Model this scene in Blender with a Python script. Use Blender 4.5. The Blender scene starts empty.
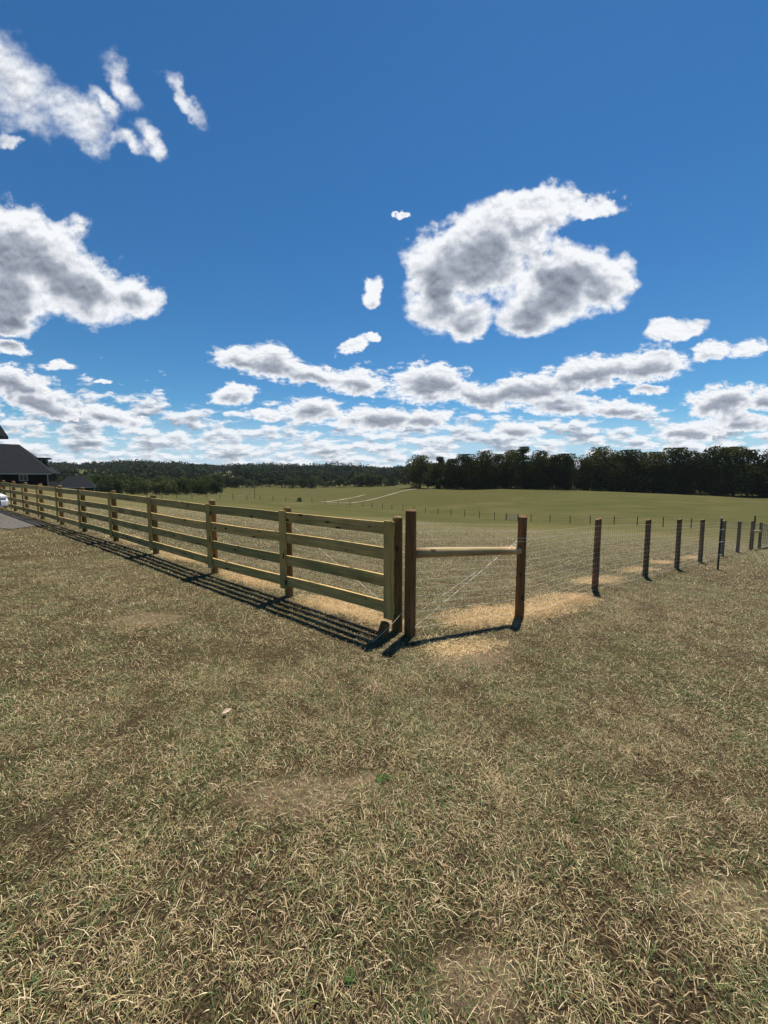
import bpy, math, random
import numpy as np
from mathutils import Vector, Matrix
random.seed(7); rng = np.random.default_rng(11)
R = math.radians
H0 = 1.75                      # eye height; heights below marked "rel" are measured from the eye
scene = bpy.context.scene
col = scene.collection

# ------------------------------------------------------------------ helpers
def tag(o, label=None, cat=None, group=None, kind=None):
    if label: o['label'] = label
    if cat: o['category'] = cat
    if group: o['group'] = group
    if kind: o['kind'] = kind
    return o

def empty(name, loc=(0, 0, 0), rz=0.0):
    o = bpy.data.objects.new(name, None); col.objects.link(o)
    o.location = loc; o.rotation_euler = (0, 0, rz); o.empty_display_size = 0.2
    return o

def npmesh(name, V, F4=None, F3=None, mat=None, attrs=None, smooth=False):
    """mesh from numpy arrays: V (n,3), quads F4 (m,4), triangles F3 (k,3)"""
    me = bpy.data.meshes.new(name)
    V = np.asarray(V, dtype=np.float32)
    loops = []; tot = []
    if F4 is not None and len(F4):
        loops.append(np.asarray(F4, dtype=np.int32).ravel()); tot.append(np.full(len(F4), 4, np.int32))
    if F3 is not None and len(F3):
        loops.append(np.asarray(F3, dtype=np.int32).ravel()); tot.append(np.full(len(F3), 3, np.int32))
    loops = np.concatenate(loops); tot = np.concatenate(tot)
    start = np.concatenate([[0], np.cumsum(tot)[:-1]]).astype(np.int32)
    me.vertices.add(len(V)); me.vertices.foreach_set('co', V.ravel())
    me.loops.add(len(loops)); me.loops.foreach_set('vertex_index', loops)
    me.polygons.add(len(tot)); me.polygons.foreach_set('loop_start', start)
    me.polygons.foreach_set('loop_total', tot)
    if smooth: me.polygons.foreach_set('use_smooth', np.ones(len(tot), dtype=bool))
    me.update(calc_edges=True)
    if attrs:
        for k, (dom, arr) in attrs.items():
            a = me.attributes.new(k, 'FLOAT', dom); a.data.foreach_set('value', np.asarray(arr, dtype=np.float32))
    if mat: me.materials.append(mat)
    return me

def link(name, me, parent=None, loc=None, rot=None):
    o = bpy.data.objects.new(name, me); col.objects.link(o)
    if parent: o.parent = parent
    if loc is not None: o.location = loc
    if rot is not None: o.rotation_euler = rot
    return o

class MB:
    def __init__(s): s.v = []; s.f = []
    def box(s, x0, x1, y0, y1, z0, z1, b=0.0):
        n = len(s.v)
        s.v += [(x0,y0,z0),(x1,y0,z0),(x1,y1,z0),(x0,y1,z0),(x0,y0,z1),(x1,y0,z1),(x1,y1,z1),(x0,y1,z1)]
        s.f += [tuple(n+i for i in q) for q in ((0,3,2,1),(4,5,6,7),(0,1,5,4),(1,2,6,5),(2,3,7,6),(3,0,4,7))]
        return s
    def tube(s, p, q, r0, r1=None, n=8, cap=True, rings=1, wob=0.0, dome=0.0):
        r1 = r0 if r1 is None else r1
        p = Vector(p); q = Vector(q); d = (q-p)
        a = d.orthogonal().normalized(); b = d.cross(a).normalized()
        base = len(s.v); N = rings+1
        for i in range(N):
            t = i/rings; c = p+d*t; r = r0+(r1-r0)*t
            for k in range(n):
                w = 1+random.uniform(-wob, wob)
                an = 2*math.pi*k/n
                s.v.append(tuple(c+(a*math.cos(an)+b*math.sin(an))*r*w))
        for i in range(N-1):
            for k in range(n):
                k2 = (k+1) % n
                s.f.append((base+i*n+k, base+i*n+k2, base+(i+1)*n+k2, base+(i+1)*n+k))
        if cap:
            s.f.append(tuple(base+k for k in reversed(range(n))))
            if dome:
                t0 = len(s.v); c = q+d.normalized()*dome*.6
                for k in range(n):
                    an = 2*math.pi*k/n
                    s.v.append(tuple(c+(a*math.cos(an)+b*math.sin(an))*r1*.75))
                for k in range(n):
                    k2 = (k+1) % n
                    s.f.append((base+(N-1)*n+k, base+(N-1)*n+k2, t0+k2, t0+k))
                tip = len(s.v); s.v.append(tuple(q+d.normalized()*dome))
                for k in range(n): s.f.append((t0+k, t0+(k+1) % n, tip))
            else:
                s.f.append(tuple(base+(N-1)*n+k for k in range(n)))
        return s
    def poly(s, pts):
        n = len(s.v); s.v += [tuple(p) for p in pts]; s.f.append(tuple(range(n, n+len(pts)))); return s
    def build(s, name, mat, parent=None, loc=None, rot=None, smooth=False, bevel=0.0):
        me = bpy.data.meshes.new(name); me.from_pydata(s.v, [], s.f); me.update()
        me.materials.append(mat)
        if smooth:
            for p in me.polygons: p.use_smooth = True
        o = link(name, me, parent, loc, rot)
        if bevel:
            m = o.modifiers.new('bevel', 'BEVEL'); m.width = bevel; m.segments = 2; m.limit_method = 'ANGLE'
        if smooth:
            m = o.modifiers.new('ws', 'WEIGHTED_NORMAL') if False else None
        return o

# ------------------------------------------------------------------ materials
def newmat(name):
    m = bpy.data.materials.new(name); m.use_nodes = True
    nt = m.node_tree; b = nt.nodes['Principled BSDF']; b.inputs['Roughness'].default_value = 0.9
    b.inputs['Specular IOR Level'].default_value = 0.2
    return m, nt, b

def plain(name, c, rough=0.8, spec=0.2, metal=0.0, var=0.12, scale=6.0):
    m, nt, b = newmat(name); N = nt.nodes.new
    tc = N('ShaderNodeTexCoord'); no = N('ShaderNodeTexNoise'); no.inputs['Scale'].default_value = scale; no.inputs['Detail'].default_value = 6
    nt.links.new(tc.outputs['Object'], no.inputs['Vector'])
    r = N('ShaderNodeValToRGB')
    r.color_ramp.elements[0].position = .3; r.color_ramp.elements[1].position = .7
    r.color_ramp.elements[0].color = (*[x*(1-var) for x in c], 1); r.color_ramp.elements[1].color = (*[min(1, x*(1+var)) for x in c], 1)
    nt.links.new(no.outputs['Fac'], r.inputs[0]); nt.links.new(r.outputs[0], b.inputs['Base Color'])
    b.inputs['Roughness'].default_value = rough; b.inputs['Specular IOR Level'].default_value = spec; b.inputs['Metallic'].default_value = metal
    return m

def wood(name, ca, cb, knot, axis='X', grain=1.0, knots=True):
    m, nt, b = newmat(name); N = nt.nodes.new; L = nt.links.new
    tc = N('ShaderNodeTexCoord'); oi = N('ShaderNodeObjectInfo')
    add = N('ShaderNodeVectorMath'); add.operation = 'MULTIPLY_ADD'
    L(tc.outputs['Object'], add.inputs[0]); add.inputs[1].default_value = (1, 1, 1)
    cx = N('ShaderNodeCombineXYZ')
    for i, k in enumerate((17.0, 31.0, 11.0)):
        mm = N('ShaderNodeMath'); mm.operation = 'MULTIPLY'; mm.inputs[1].default_value = k
        L(oi.outputs['Random'], mm.inputs[0]); L(mm.outputs[0], cx.inputs[i])
    L(cx.outputs[0], add.inputs[2])
    mp = N('ShaderNodeMapping')
    mp.inputs['Scale'].default_value = (1.6, 34, 34) if axis == 'X' else (34, 34, 1.6)
    L(add.outputs[0], mp.inputs[0])
    g = N('ShaderNodeTexNoise'); g.inputs['Scale'].default_value = grain; g.inputs['Detail'].default_value = 8; g.inputs['Distortion'].default_value = .6
    L(mp.outputs[0], g.inputs['Vector'])
    bl = N('ShaderNodeTexNoise'); bl.inputs['Scale'].default_value = 2.2; bl.inputs['Detail'].default_value = 3; L(add.outputs[0], bl.inputs['Vector'])
    r = N('ShaderNodeValToRGB'); r.color_ramp.elements[0].position = .32; r.color_ramp.elements[1].position = .68
    r.color_ramp.elements[0].color = (*ca, 1); r.color_ramp.elements[1].color = (*cb, 1)
    L(g.outputs['Fac'], r.inputs[0])
    # board-to-board and blotchy variation
    mixv = N('ShaderNodeMix'); mixv.data_type = 'RGBA'; mixv.blend_type = 'MULTIPLY'; mixv.inputs[0].default_value = 1
    vr = N('ShaderNodeValToRGB'); vr.color_ramp.elements[0].color = (.66, .68, .60, 1); vr.color_ramp.elements[1].color = (1.15, 1.0, .86, 1)
    vr.color_ramp.elements[0].position = .35; vr.color_ramp.elements[1].position = .65
    av = N('ShaderNodeMath'); av.operation = 'MULTIPLY_ADD'; av.inputs[1].default_value = .62; L(oi.outputs['Random'], av.inputs[0])
    sb = N('ShaderNodeMath'); sb.operation = 'SUBTRACT'; sb.inputs[1].default_value = .30; L(bl.outputs['Fac'], sb.inputs[0]); L(sb.outputs[0], av.inputs[2])
    L(av.outputs[0], vr.inputs[0]); L(r.outputs[0], mixv.inputs[6]); L(vr.outputs[0], mixv.inputs[7])
    out = mixv.outputs[2]
    if knots:
        km = N('ShaderNodeMapping'); km.inputs['Scale'].default_value = (3.2, 8, 9) if axis == 'X' else (9, 9, 3.4)
        L(add.outputs[0], km.inputs[0])
        vo = N('ShaderNodeTexVoronoi'); vo.inputs['Scale'].default_value = 1.0; L(km.outputs[0], vo.inputs['Vector'])
        kr = N('ShaderNodeValToRGB'); kr.color_ramp.elements[0].position = .13; kr.color_ramp.elements[1].position = .20
        kr.color_ramp.elements[0].color = (1, 1, 1, 1); kr.color_ramp.elements[1].color = (0, 0, 0, 1)
        L(vo.outputs['Distance'], kr.inputs[0])
        mk = N('ShaderNodeMix'); mk.data_type = 'RGBA'; L(kr.outputs[0], mk.inputs[0]); L(out, mk.inputs[6]); mk.inputs[7].default_value = (*knot, 1)
        out = mk.outputs[2]
    L(out, b.inputs['Base Color'])
    bp = N('ShaderNodeBump'); bp.inputs['Strength'].default_value = .35; bp.inputs['Distance'].default_value = .004
    L(g.outputs['Fac'], bp.inputs['Height']); L(bp.outputs[0], b.inputs['Normal'])
    b.inputs['Roughness'].default_value = .75
    return m

M = {}
M['board'] = wood('treated_board', (.30, .225, .085), (.54, .41, .175), (.05, .028, .012))
M['face'] = wood('treated_face_board', (.30, .22, .08), (.52, .39, .16), (.06, .035, .02), axis='Z')
M['post'] = wood('treated_post', (.12, .080, .033), (.25, .17, .072), (.05, .03, .015), axis='Z')
M['dark_post'] = wood('brown_post', (.10, .052, .023), (.23, .125, .055), (.03, .018, .01), axis='Z')
M['rail'] = wood('peeled_rail', (.34, .22, .11), (.66, .49, .28), (.10, .05, .03), axis='X')
M['wire'] = plain('galvanised_wire', (.60, .57, .50), .5, .4, .2)
M['tpost'] = plain('dark_steel', (.035, .035, .03), .6, .3)
M['clip'] = plain('bright_metal', (.6, .6, .58), .4, .5, .6)
M['gate'] = plain('dull_metal', (.22, .21, .19), .6, .3, .2)
M['far_post'] = plain('weathered_post', (.07, .055, .035), .9)
M['shingle'] = plain('roof_shingle', (.016, .0175, .020), .95, .1, var=.35, scale=3)
M['brick'] = plain('dark_brick', (.016, .0125, .012), .95, .1, var=.3, scale=8)
M['trim'] = plain('white_trim', (.32, .31, .29), .7)
M['glass'] = plain('window_glass', (.02, .025, .03), .1, .6)
M['carpaint'] = plain('car_paint', (.72, .74, .78), .22, .6)
M['rubber'] = plain('rubber', (.015, .015, .015), .85)
M['lamp'] = plain('lamp_glass', (.7, .72, .75), .1, .8)
M['barn'] = plain('pale_siding', (.6, .58, .52), .8)
M['leafdry'] = plain('dry_leaf', (.55, .40, .28), .7, scale=60)
M['stone'] = plain('stone', (.03, .03, .032), .9)

# ------------------------------------------------------------------ terrain
CP = [(0,0,-1.75),(-6,2,-1.68),(6,2,-1.93),(-15,5,-1.55),(14,4,-2.45),(0,-10,-1.55),(-20,-20,-1.4),(30,-20,-2.6),
 (.15,4.57,-1.87),(-1.49,5.78,-1.81),(-3.19,7.06,-1.77),(-5.16,8.55,-1.70),(-7.06,10,-1.65),(-9.05,11.52,-1.62),(-10.92,12.95,-1.59),(-12.95,14.5,-1.55),(-14.9,16,-1.52),(-18.56,18.8,-1.48),
 (1.97,5.45,-2.02),(4.04,7.22,-2.14),(6.13,8.87,-2.32),(8.04,10.4,-2.49),(9.92,11.9,-2.64),(12.19,13.7,-2.82),(14.51,15.6,-3.05),(16.77,17.4,-3.28),(18.64,18.9,-3.50),
 (0,13,-2.35),(-8,22,-2.2),(0,25,-3.1),(0,50,-5.2),(12,28,-4.0),(20,40,-5.2),(-30,40,-2.6),(-22,24,-1.5),(-40,30,-1.5),(-12,70,-6.6),
 (44.6,46,-6.5),(39,53.5,-6.8),(32.9,61,-7.3),(26.5,69,-7.85),(21.6,75,-8.1),(14.7,84,-8.15),(4.7,96,-8.2),(-6,108,-8.1),(-17,112,-7.5),(-28,110,-6.7),(-41,105,-5.85),(-51,95,-5.05),(-55,89,-4.7),
 (70,20,-6.5),(-63,74,-1.75),(-76,74,-1.7),(-90,110,-3.4),(-110,90,-2),
 (-6,155,-7.35),(13,176,-5.0),(8,190,-4.9),(53,175,-4.8),(90,160,-5.4),(123,150,-6.6),(145,145,-7.5),(35,120,-6.9),(85,100,-7.6),(60,62,-7.6),(100,60,-8.5),
 (-40,190,-7.8),(-75,190,-7.7),(-150,150,-6),(-70,330,-8.4),(-155,330,-8.9),(-10,330,-7.5),(60,260,-6),(200,130,-9),(150,260,-6),(-280,300,-8),
 (-480,500,0),(-250,500,-3),(0,500,-3),(250,500,-3),(500,500,-3),
 (-870,900,23),(-700,900,22),(-500,900,19),(-300,900,14),(-100,900,11),(100,900,9),(500,900,5),(900,900,5),
 (-2400,2400,12),(0,2600,5),(2400,2400,6),(0,-900,0),(-900,-900,0),(900,-900,0),(0,-100,-2),(100,-50,-5),(-100,-50,-1),(900,0,-5),(-900,0,5)]
CP = np.array(CP)
def comp(xy):
    r = np.hypot(xy[:, 0], xy[:, 1])[:, None]+1e-6
    return xy/r*np.log1p(r/9.0)
def phi(d): return np.where(d > 0, d*d*np.log(d+1e-12), 0.0)
_q = comp(CP[:, :2]); _n = len(CP)
_A = np.zeros((_n+3, _n+3))
_A[:_n, :_n] = phi(np.linalg.norm(_q[:, None]-_q[None], axis=2))+np.eye(_n)*1e-4
_A[:_n, _n] = 1; _A[:_n, _n+1:] = _q; _A[_n, :_n] = 1; _A[_n+1:, :_n] = _q.T
_w = np.linalg.solve(_A, np.concatenate([CP[:, 2], [0, 0, 0]]))
def Zs(xy):
    xy = np.asarray(xy, dtype=float); out = np.empty(len(xy))
    for i in range(0, len(xy), 20000):
        q = comp(xy[i:i+20000])
        out[i:i+20000] = phi(np.linalg.norm(q[:, None]-_q[None], axis=2)) @ _w[:_n]+_w[_n]+q @ _w[_n+1:]
    return out+H0
def Z(x, y): return float(Zs([(x, y)])[0])

nr, na = 230, 420
rad = np.concatenate([[0.0], np.geomspace(.35, 3600, nr)])
ang = np.linspace(0, 2*np.pi, na, endpoint=False)
RR, AA = np.meshgrid(rad[1:], ang, indexing='ij')
XY = np.stack([RR.ravel()*np.sin(AA.ravel()), RR.ravel()*np.cos(AA.ravel())], 1)
XY = np.vstack([[[0, 0]], XY])
z = Zs(XY)
rr = np.hypot(XY[:, 0], XY[:, 1])
def lumps(XY):
    r = np.hypot(XY[:, 0], XY[:, 1])
    return (r < 30)*.004*(np.sin(XY[:, 0]*2.9+1.3*np.sin(XY[:, 1]*1.7))*np.cos(XY[:, 1]*3.3+np.sin(XY[:, 0]*2.1)))
z += lumps(XY)
V = np.column_stack([XY, z])
i = np.arange(nr-1)[:, None]*na; k = np.arange(na)[None]; k2 = (k+1) % na
F4 = np.stack([1+i+k, 1+i+na+k, 1+i+na+k2, 1+i+k2], -1).reshape(-1, 4)[:, ::-1]
F3 = np.stack([np.zeros(na, int), 1+(np.arange(na)+1) % na, 1+np.arange(na)], 1)

gm, nt, b = newmat('field_ground'); N = nt.nodes.new; L = nt.links.new
geo = N('ShaderNodeNewGeometry')
def noise(scale, detail=6, rough=.55, vec=None, dist=0.0):
    n = N('ShaderNodeTexNoise'); n.inputs['Scale'].default_value = scale; n.inputs['Detail'].default_value = detail
    n.inputs['Roughness'].default_value = rough; n.inputs['Distortion'].default_value = dist
    L(vec if vec is not None else geo.outputs['Position'], n.inputs['Vector']); return n.outputs['Fac']
def ramp(fac, *els):
    r = N('ShaderNodeValToRGB'); e = r.color_ramp.elements
    e[0].position, e[0].color = els[0][0], (*els[0][1], 1); e[1].position, e[1].color = els[-1][0], (*els[-1][1], 1)
    for p, c in els[1:-1]: x = e.new(p); x.color = (*c, 1)
    L(fac, r.inputs[0]); return r.outputs[0]
def mixc(f, a, bb, mode='MIX'):
    m = N('ShaderNodeMix'); m.data_type = 'RGBA'; m.blend_type = mode
    if isinstance(f, float): m.inputs[0].default_value = f
    else: L(f, m.inputs[0])
    for s, i in ((a, 6), (bb, 7)):
        if isinstance(s, tuple): m.inputs[i].default_value = (*s, 1)
        else: L(s, m.inputs[i])
    return m.outputs[2]
def math_(op, a, bb=None, c=None, clamp=False):
    m = N('ShaderNodeMath'); m.operation = op; m.use_clamp = clamp
    for s, i in ((a, 0), (bb, 1), (c, 2)):
        if s is None: continue
        if isinstance(s, (int, float)): m.inputs[i].default_value = s
        else: L(s, m.inputs[i])
    return m.outputs[0]
def smooth(v, lo, hi):
    m = N('ShaderNodeMapRange'); m.interpolation_type = 'SMOOTHSTEP'
    L(v, m.inputs[0]); m.inputs[1].default_value = lo; m.inputs[2].default_value = hi; return m.outputs[0]
sep = N('ShaderNodeSeparateXYZ'); L(geo.outputs['Position'], sep.inputs[0])
fine = noise(95, 8, .75); med = noise(1.1, 6, .6); big = noise(.12, 5, .55); huge = noise(.022, 4, .5)
near = ramp(fine, (.36, (.012, .008, .004)), (.52, (.075, .052, .028)), (.66, (.26, .19, .10)))
near = mixc(math_('MULTIPLY', smooth(med, .45, .65), .5), near, ramp(fine, (.34, (.018, .018, .008)), (.66, (.13, .12, .045))))
# open field beyond: mown pasture, drier and greener swathes
strk = N('ShaderNodeMapping'); strk.inputs['Rotation'].default_value = (0, 0, R(28)); strk.inputs['Scale'].default_value = (.02, .16, .1); L(geo.outputs['Position'], strk.inputs[0])
rows = noise(3.0, 4, .5, strk.outputs[0])
ffine = noise(9, 8, .75)
dry = ramp(ffine, (.3, (.060, .050, .018)), (.7, (.20, .165, .066)))
grn = ramp(ffine, (.3, (.025, .030, .007)), (.7, (.078, .080, .020)))
# distance along the slope towards the valley
dv = math_('ADD', math_('MULTIPLY', sep.outputs[0], .25), sep.outputs[1])
gmix = math_('ADD', math_('MULTIPLY', smooth(dv, 22, 85), .72), math_('MULTIPLY', math_('SUBTRACT', big, .5), 1.1))
gmix = math_('ADD', gmix, math_('MULTIPLY', math_('SUBTRACT', rows, .5), .9), clamp=True)
field = mixc(gmix, dry, grn)
# hill: browner hayfield to the left of a mown boundary, greener to the right
bd = math_('ADD', math_('SUBTRACT', math_('MULTIPLY', sep.outputs[0], .67), math_('MULTIPLY', sep.outputs[1], .74)), 65.7)
hillL = math_('MULTIPLY', math_('SUBTRACT', 1.0, smooth(math_('ADD', bd, math_('MULTIPLY', big, 3.0)), 0, 3)), smooth(dv, 100, 118))
field = mixc(math_('MULTIPLY', hillL, .7), field, ramp(ffine, (.3, (.046, .042, .011)), (.7, (.092, .082, .024))))
flat = smooth(huge, .42, .6)
field = mixc(math_('MULTIPLY', flat, .25), field, (.046, .058, .011))
colr = mixc(smooth(sep.outputs[1], 9, 30), near, field)
def spot(cx, cy, rx, ry, rot=0, amp=.5):
    mp = N('ShaderNodeMapping'); mp.vector_type = 'TEXTURE'
    mp.inputs['Location'].default_value = (cx, cy, 0); mp.inputs['Rotation'].default_value = (0, 0, R(rot)); mp.inputs['Scale'].default_value = (rx, ry, 1e6)
    L(geo.outputs['Position'], mp.inputs[0]); l = N('ShaderNodeVectorMath'); l.operation = 'LENGTH'; L(mp.outputs[0], l.inputs[0])
    return smooth(math_('ADD', l.outputs['Value'], math_('MULTIPLY', math_('SUBTRACT', noise(9, 8, .72), .5), 2.6*amp)), 1.1, .5)
SPOTS = [(-.47,2.02,.42,.17,5),(-.12,2.12,.16,.1,0),(.33,1.22,.2,.12,10),(.95,3.95,.6,.25,20),(-2.9,4.6,.5,.3,0),(1.5,1.5,.3,.12,0)]
acc = None
for s in SPOTS:
    f = spot(*s); acc = f if acc is None else math_('MAXIMUM', acc, f)
soil = ramp(noise(25, 8, .7), (.3, (.14, .088, .05)), (.7, (.42, .30, .185)))
colr = mixc(math_('MULTIPLY', acc, .65), colr, soil)
# loose straw raked along the new fence
STRAW = [(1.6,5.5,1.1,.42,30),(2.9,6.3,1.2,.40,36),(4.7,8.3,1.1,.25,35),(6.7,10.0,.9,.2,35),(-.5,5.35,1.1,.3,-37),(-2.3,6.75,1.2,.28,-37),(-4.4,8.4,1.4,.25,-37),(8.6,11.7,.8,.2,35),(1.0,4.25,.6,.16,22),(10.6,13.2,.9,.2,35),(-7,10.45,1.4,.22,-37)]
acc = None
for s in STRAW:
    f = spot(*s, amp=1.1); acc = f if acc is None else math_('MAXIMUM', acc, f)
colr = mixc(math_('MULTIPLY', acc, .75), colr, ramp(noise(45, 8, .7), (.3, (.20, .12, .05)), (.7, (.62, .44, .22))))
L(colr, b.inputs['Base Color']); b.inputs['Roughness'].default_value = .95; b.inputs['Specular IOR Level'].default_value = .05
bp = N('ShaderNodeBump'); bp.inputs['Strength'].default_value = .8; bp.inputs['Distance'].default_value = .03
L(fine, bp.inputs['Height']); bp2 = N('ShaderNodeBump'); bp2.inputs['Strength'].default_value = .6; bp2.inputs['Distance'].default_value = .12
L(ffine, bp2.inputs['Height']); L(bp.outputs[0], bp2.inputs['Normal']); L(bp2.outputs[0], b.inputs['Normal'])
ground = link('ground', npmesh('ground', V, F4, F3, gm, smooth=True)); tag(ground, kind='structure')

# ------------------------------------------------------------------ grass and straw (uncountable: one object each, instancing small tufts)
def grass_mat(name, els, greens=None):
    m, nt, b = newmat(name); N = nt.nodes.new; L = nt.links.new
    at = N('ShaderNodeAttribute'); at.attribute_name = 'rnd'
    r = N('ShaderNodeValToRGB'); e = r.color_ramp.elements; r.color_ramp.interpolation = 'LINEAR'
    e[0].position, e[0].color = els[0][0], (*els[0][1], 1); e[1].position, e[1].color = els[-1][0], (*els[-1][1], 1)
    for p, c in els[1:-1]: x = e.new(p); x.color = (*c, 1)
    geo = N('ShaderNodeNewGeometry'); no = N('ShaderNodeTexNoise'); no.inputs['Scale'].default_value = 1.3; no.inputs['Detail'].default_value = 5
    L(geo.outputs['Position'], no.inputs['Vector'])
    no2 = N('ShaderNodeTexNoise'); no2.inputs['Scale'].default_value = .25; L(geo.outputs['Position'], no2.inputs['Vector'])
    a = N('ShaderNodeMath'); a.operation = 'MULTIPLY_ADD'; a.inputs[1].default_value = .7; L(no.outputs['Fac'], a.inputs[0])
    a2 = N('ShaderNodeMath'); a2.operation = 'MULTIPLY_ADD'; a2.inputs[1].default_value = .5; L(no2.outputs['Fac'], a2.inputs[0]); a2.inputs[2].default_value = -.50
    L(a2.outputs[0], a.inputs[2])
    no3 = N('ShaderNodeTexNoise'); no3.inputs['Scale'].default_value = 7.5; no3.inputs['Detail'].default_value = 3; L(geo.outputs['Position'], no3.inputs['Vector'])
    a3 = N('ShaderNodeMath'); a3.operation = 'MULTIPLY_ADD'; a3.inputs[1].default_value = 1.0; L(no3.outputs['Fac'], a3.inputs[0]); a3.inputs[2].default_value = -.52
    a4 = N('ShaderNodeMath'); a4.operation = 'ADD'; L(a.outputs[0], a4.inputs[0]); L(a3.outputs[0], a4.inputs[1]); a = a4
    s = N('ShaderNodeMath'); s.operation = 'ADD'; s.use_clamp = True; L(at.outputs['Fac'], s.inputs[0]); L(a.outputs[0], s.inputs[1])
    L(s.outputs[0], r.inputs[0]); L(r.outputs[0], b.inputs['Base Color'])
    b.inputs['Roughness'].default_value = .6; b.inputs['Specular IOR Level'].default_value = .25
    tr = N('ShaderNodeBsdfTranslucent'); L(r.outputs[0], tr.inputs[0]); mx = N('ShaderNodeMixShader'); mx.inputs[0].default_value = .12
    L(b.outputs[0], mx.inputs[1]); L(tr.outputs[0], mx.inputs[2]); L(mx.outputs[0], nt.nodes['Material Output'].inputs[0])
    return m
GM = grass_mat('dry_grass', [(0, (.46, .34, .18)), (.10, (.33, .20, .095)), (.17, (.12, .068, .034)), (.25, (.38, .255, .125)), (.41, (.74, .60, .36)), (.50, (.33, .25, .11)), (.63, (.23, .205, .075)), (.80, (.125, .15, .045)), (1, (.065, .11, .028))])
SM = grass_mat('straw_stalks', [(0, (.24, .11, .04)), (.3, (.46, .27, .10)), (.6, (.62, .41, .17)), (1, (.70, .53, .28))])

def tuft(name, n, rad, h, w, lay, mat):
    a = rng.uniform(0, 2*np.pi, n); r = rad*np.sqrt(rng.uniform(0, 1, n))
    bx, by = r*np.cos(a), r*np.sin(a)
    hh = h*rng.uniform(.3, 1.0, n)**1.3*(1+.8*(rng.uniform(0, 1, n) > .96))
    d = rng.uniform(0, 2*np.pi, n); ln = hh*lay*rng.uniform(.3, 1.5, n)
    dx, dy = np.cos(d), np.sin(d); ww = w*rng.uniform(.55, 1.3, n)/2
    px, py = -dy*ww, dx*ww
    sl = rng.uniform(0, .5, n)                 # some blades lie flat
    zt = hh*np.where(rng.uniform(0, 1, n) < .35, .25, 1)
    base = np.stack([bx, by, rng.uniform(-.01, .004, n)], 1)
    mid = base+np.stack([dx*ln*.4, dy*ln*.4, zt*.7], 1)
    cr = d+rng.normal(0, .13, n)
    tip = mid+np.stack([np.cos(cr)*ln*.7, np.sin(cr)*ln*.7, zt*rng.uniform(-.25, .4, n)], 1)
    p = np.stack([px, py, np.zeros(n)], 1)
    V = np.stack([base-p, base+p, mid+p*.85, mid-p*.85, tip], 1).reshape(-1, 3)
    o = np.arange(n)[:, None]*5
    F4 = o+np.array([[0, 1, 2, 3]]); F3 = o+np.array([[3, 2, 4]])
    rnd = np.repeat(rng.uniform(0, 1, n), 5)
    me = npmesh(name, V, F4, F3, mat, {'rnd': ('POINT', rnd)})
    return bpy.data.objects.new(name, me)

def lawn(objname, tufts, pts, rot, scl, kind, label_kind):
    src = bpy.data.collections.new(objname+'_tufts')
    for t in tufts: src.objects.link(t)
    me = bpy.data.meshes.new(objname); me.vertices.add(len(pts)); me.vertices.foreach_set('co', np.asarray(pts, np.float32).ravel())
    for nme, typ, arr in (('rotz', 'FLOAT', rot), ('scl', 'FLOAT', scl), ('tk', 'INT', kind)):
        at = me.attributes.new(nme, typ, 'POINT'); at.data.foreach_set('value', np.asarray(arr, np.float32 if typ == 'FLOAT' else np.int32))
    # each tuft leans with the slope it grows on
    pts = np.asarray(pts, float); e_ = .12; xy = pts[:, :2]
    gx = (Zs(xy+[e_, 0])-Zs(xy-[e_, 0]))/(2*e_); gy = (Zs(xy+[0, e_])-Zs(xy-[0, e_]))/(2*e_)
    eul = np.empty((len(pts), 3), np.float32)
    for q_ in range(len(pts)):
        m_ = Vector((0, 0, 1)).rotation_difference(Vector((-gx[q_], -gy[q_], 1))).to_matrix() @ Matrix.Rotation(float(rot[q_]), 3, 'Z')
        eul[q_] = m_.to_euler('XYZ')[:]
    at = me.attributes.new('rot', 'FLOAT_VECTOR', 'POINT'); at.data.foreach_set('vector', eul.ravel())
    me.materials.append(tufts[0].data.materials[0])
    o = link(objname, me)
    ng = bpy.data.node_groups.new(objname+'_nodes', 'GeometryNodeTree')
    ng.interface.new_socket('Geometry', in_out='INPUT', socket_type='NodeSocketGeometry')
    ng.interface.new_socket('Geometry', in_out='OUTPUT', socket_type='NodeSocketGeometry')
    N = ng.nodes.new; L = ng.links.new
    gi = N('NodeGroupInput'); go = N('NodeGroupOutput'); iop = N('GeometryNodeInstanceOnPoints')
    ci = N('GeometryNodeCollectionInfo'); ci.inputs['Collection'].default_value = src; ci.inputs['Separate Children'].default_value = True; ci.inputs['Reset Children'].default_value = True
    def na(nm, t): n = N('GeometryNodeInputNamedAttribute'); n.data_type = t; n.inputs['Name'].default_value = nm; return n.outputs['Attribute']
    rt = na('rot', 'FLOAT_VECTOR')
    L(gi.outputs[0], iop.inputs['Points']); L(ci.outputs[0], iop.inputs['Instance']); iop.inputs['Pick Instance'].default_value = True
    L(na('tk', 'INT'), iop.inputs['Instance Index']); L(rt, iop.inputs['Rotation']); L(na('scl', 'FLOAT'), iop.inputs['Scale'])
    L(iop.outputs[0], go.inputs[0])
    m = o.modifiers.new('scatter', 'NODES'); m.node_group = ng
    tag(o, kind='stuff'); return o

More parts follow.
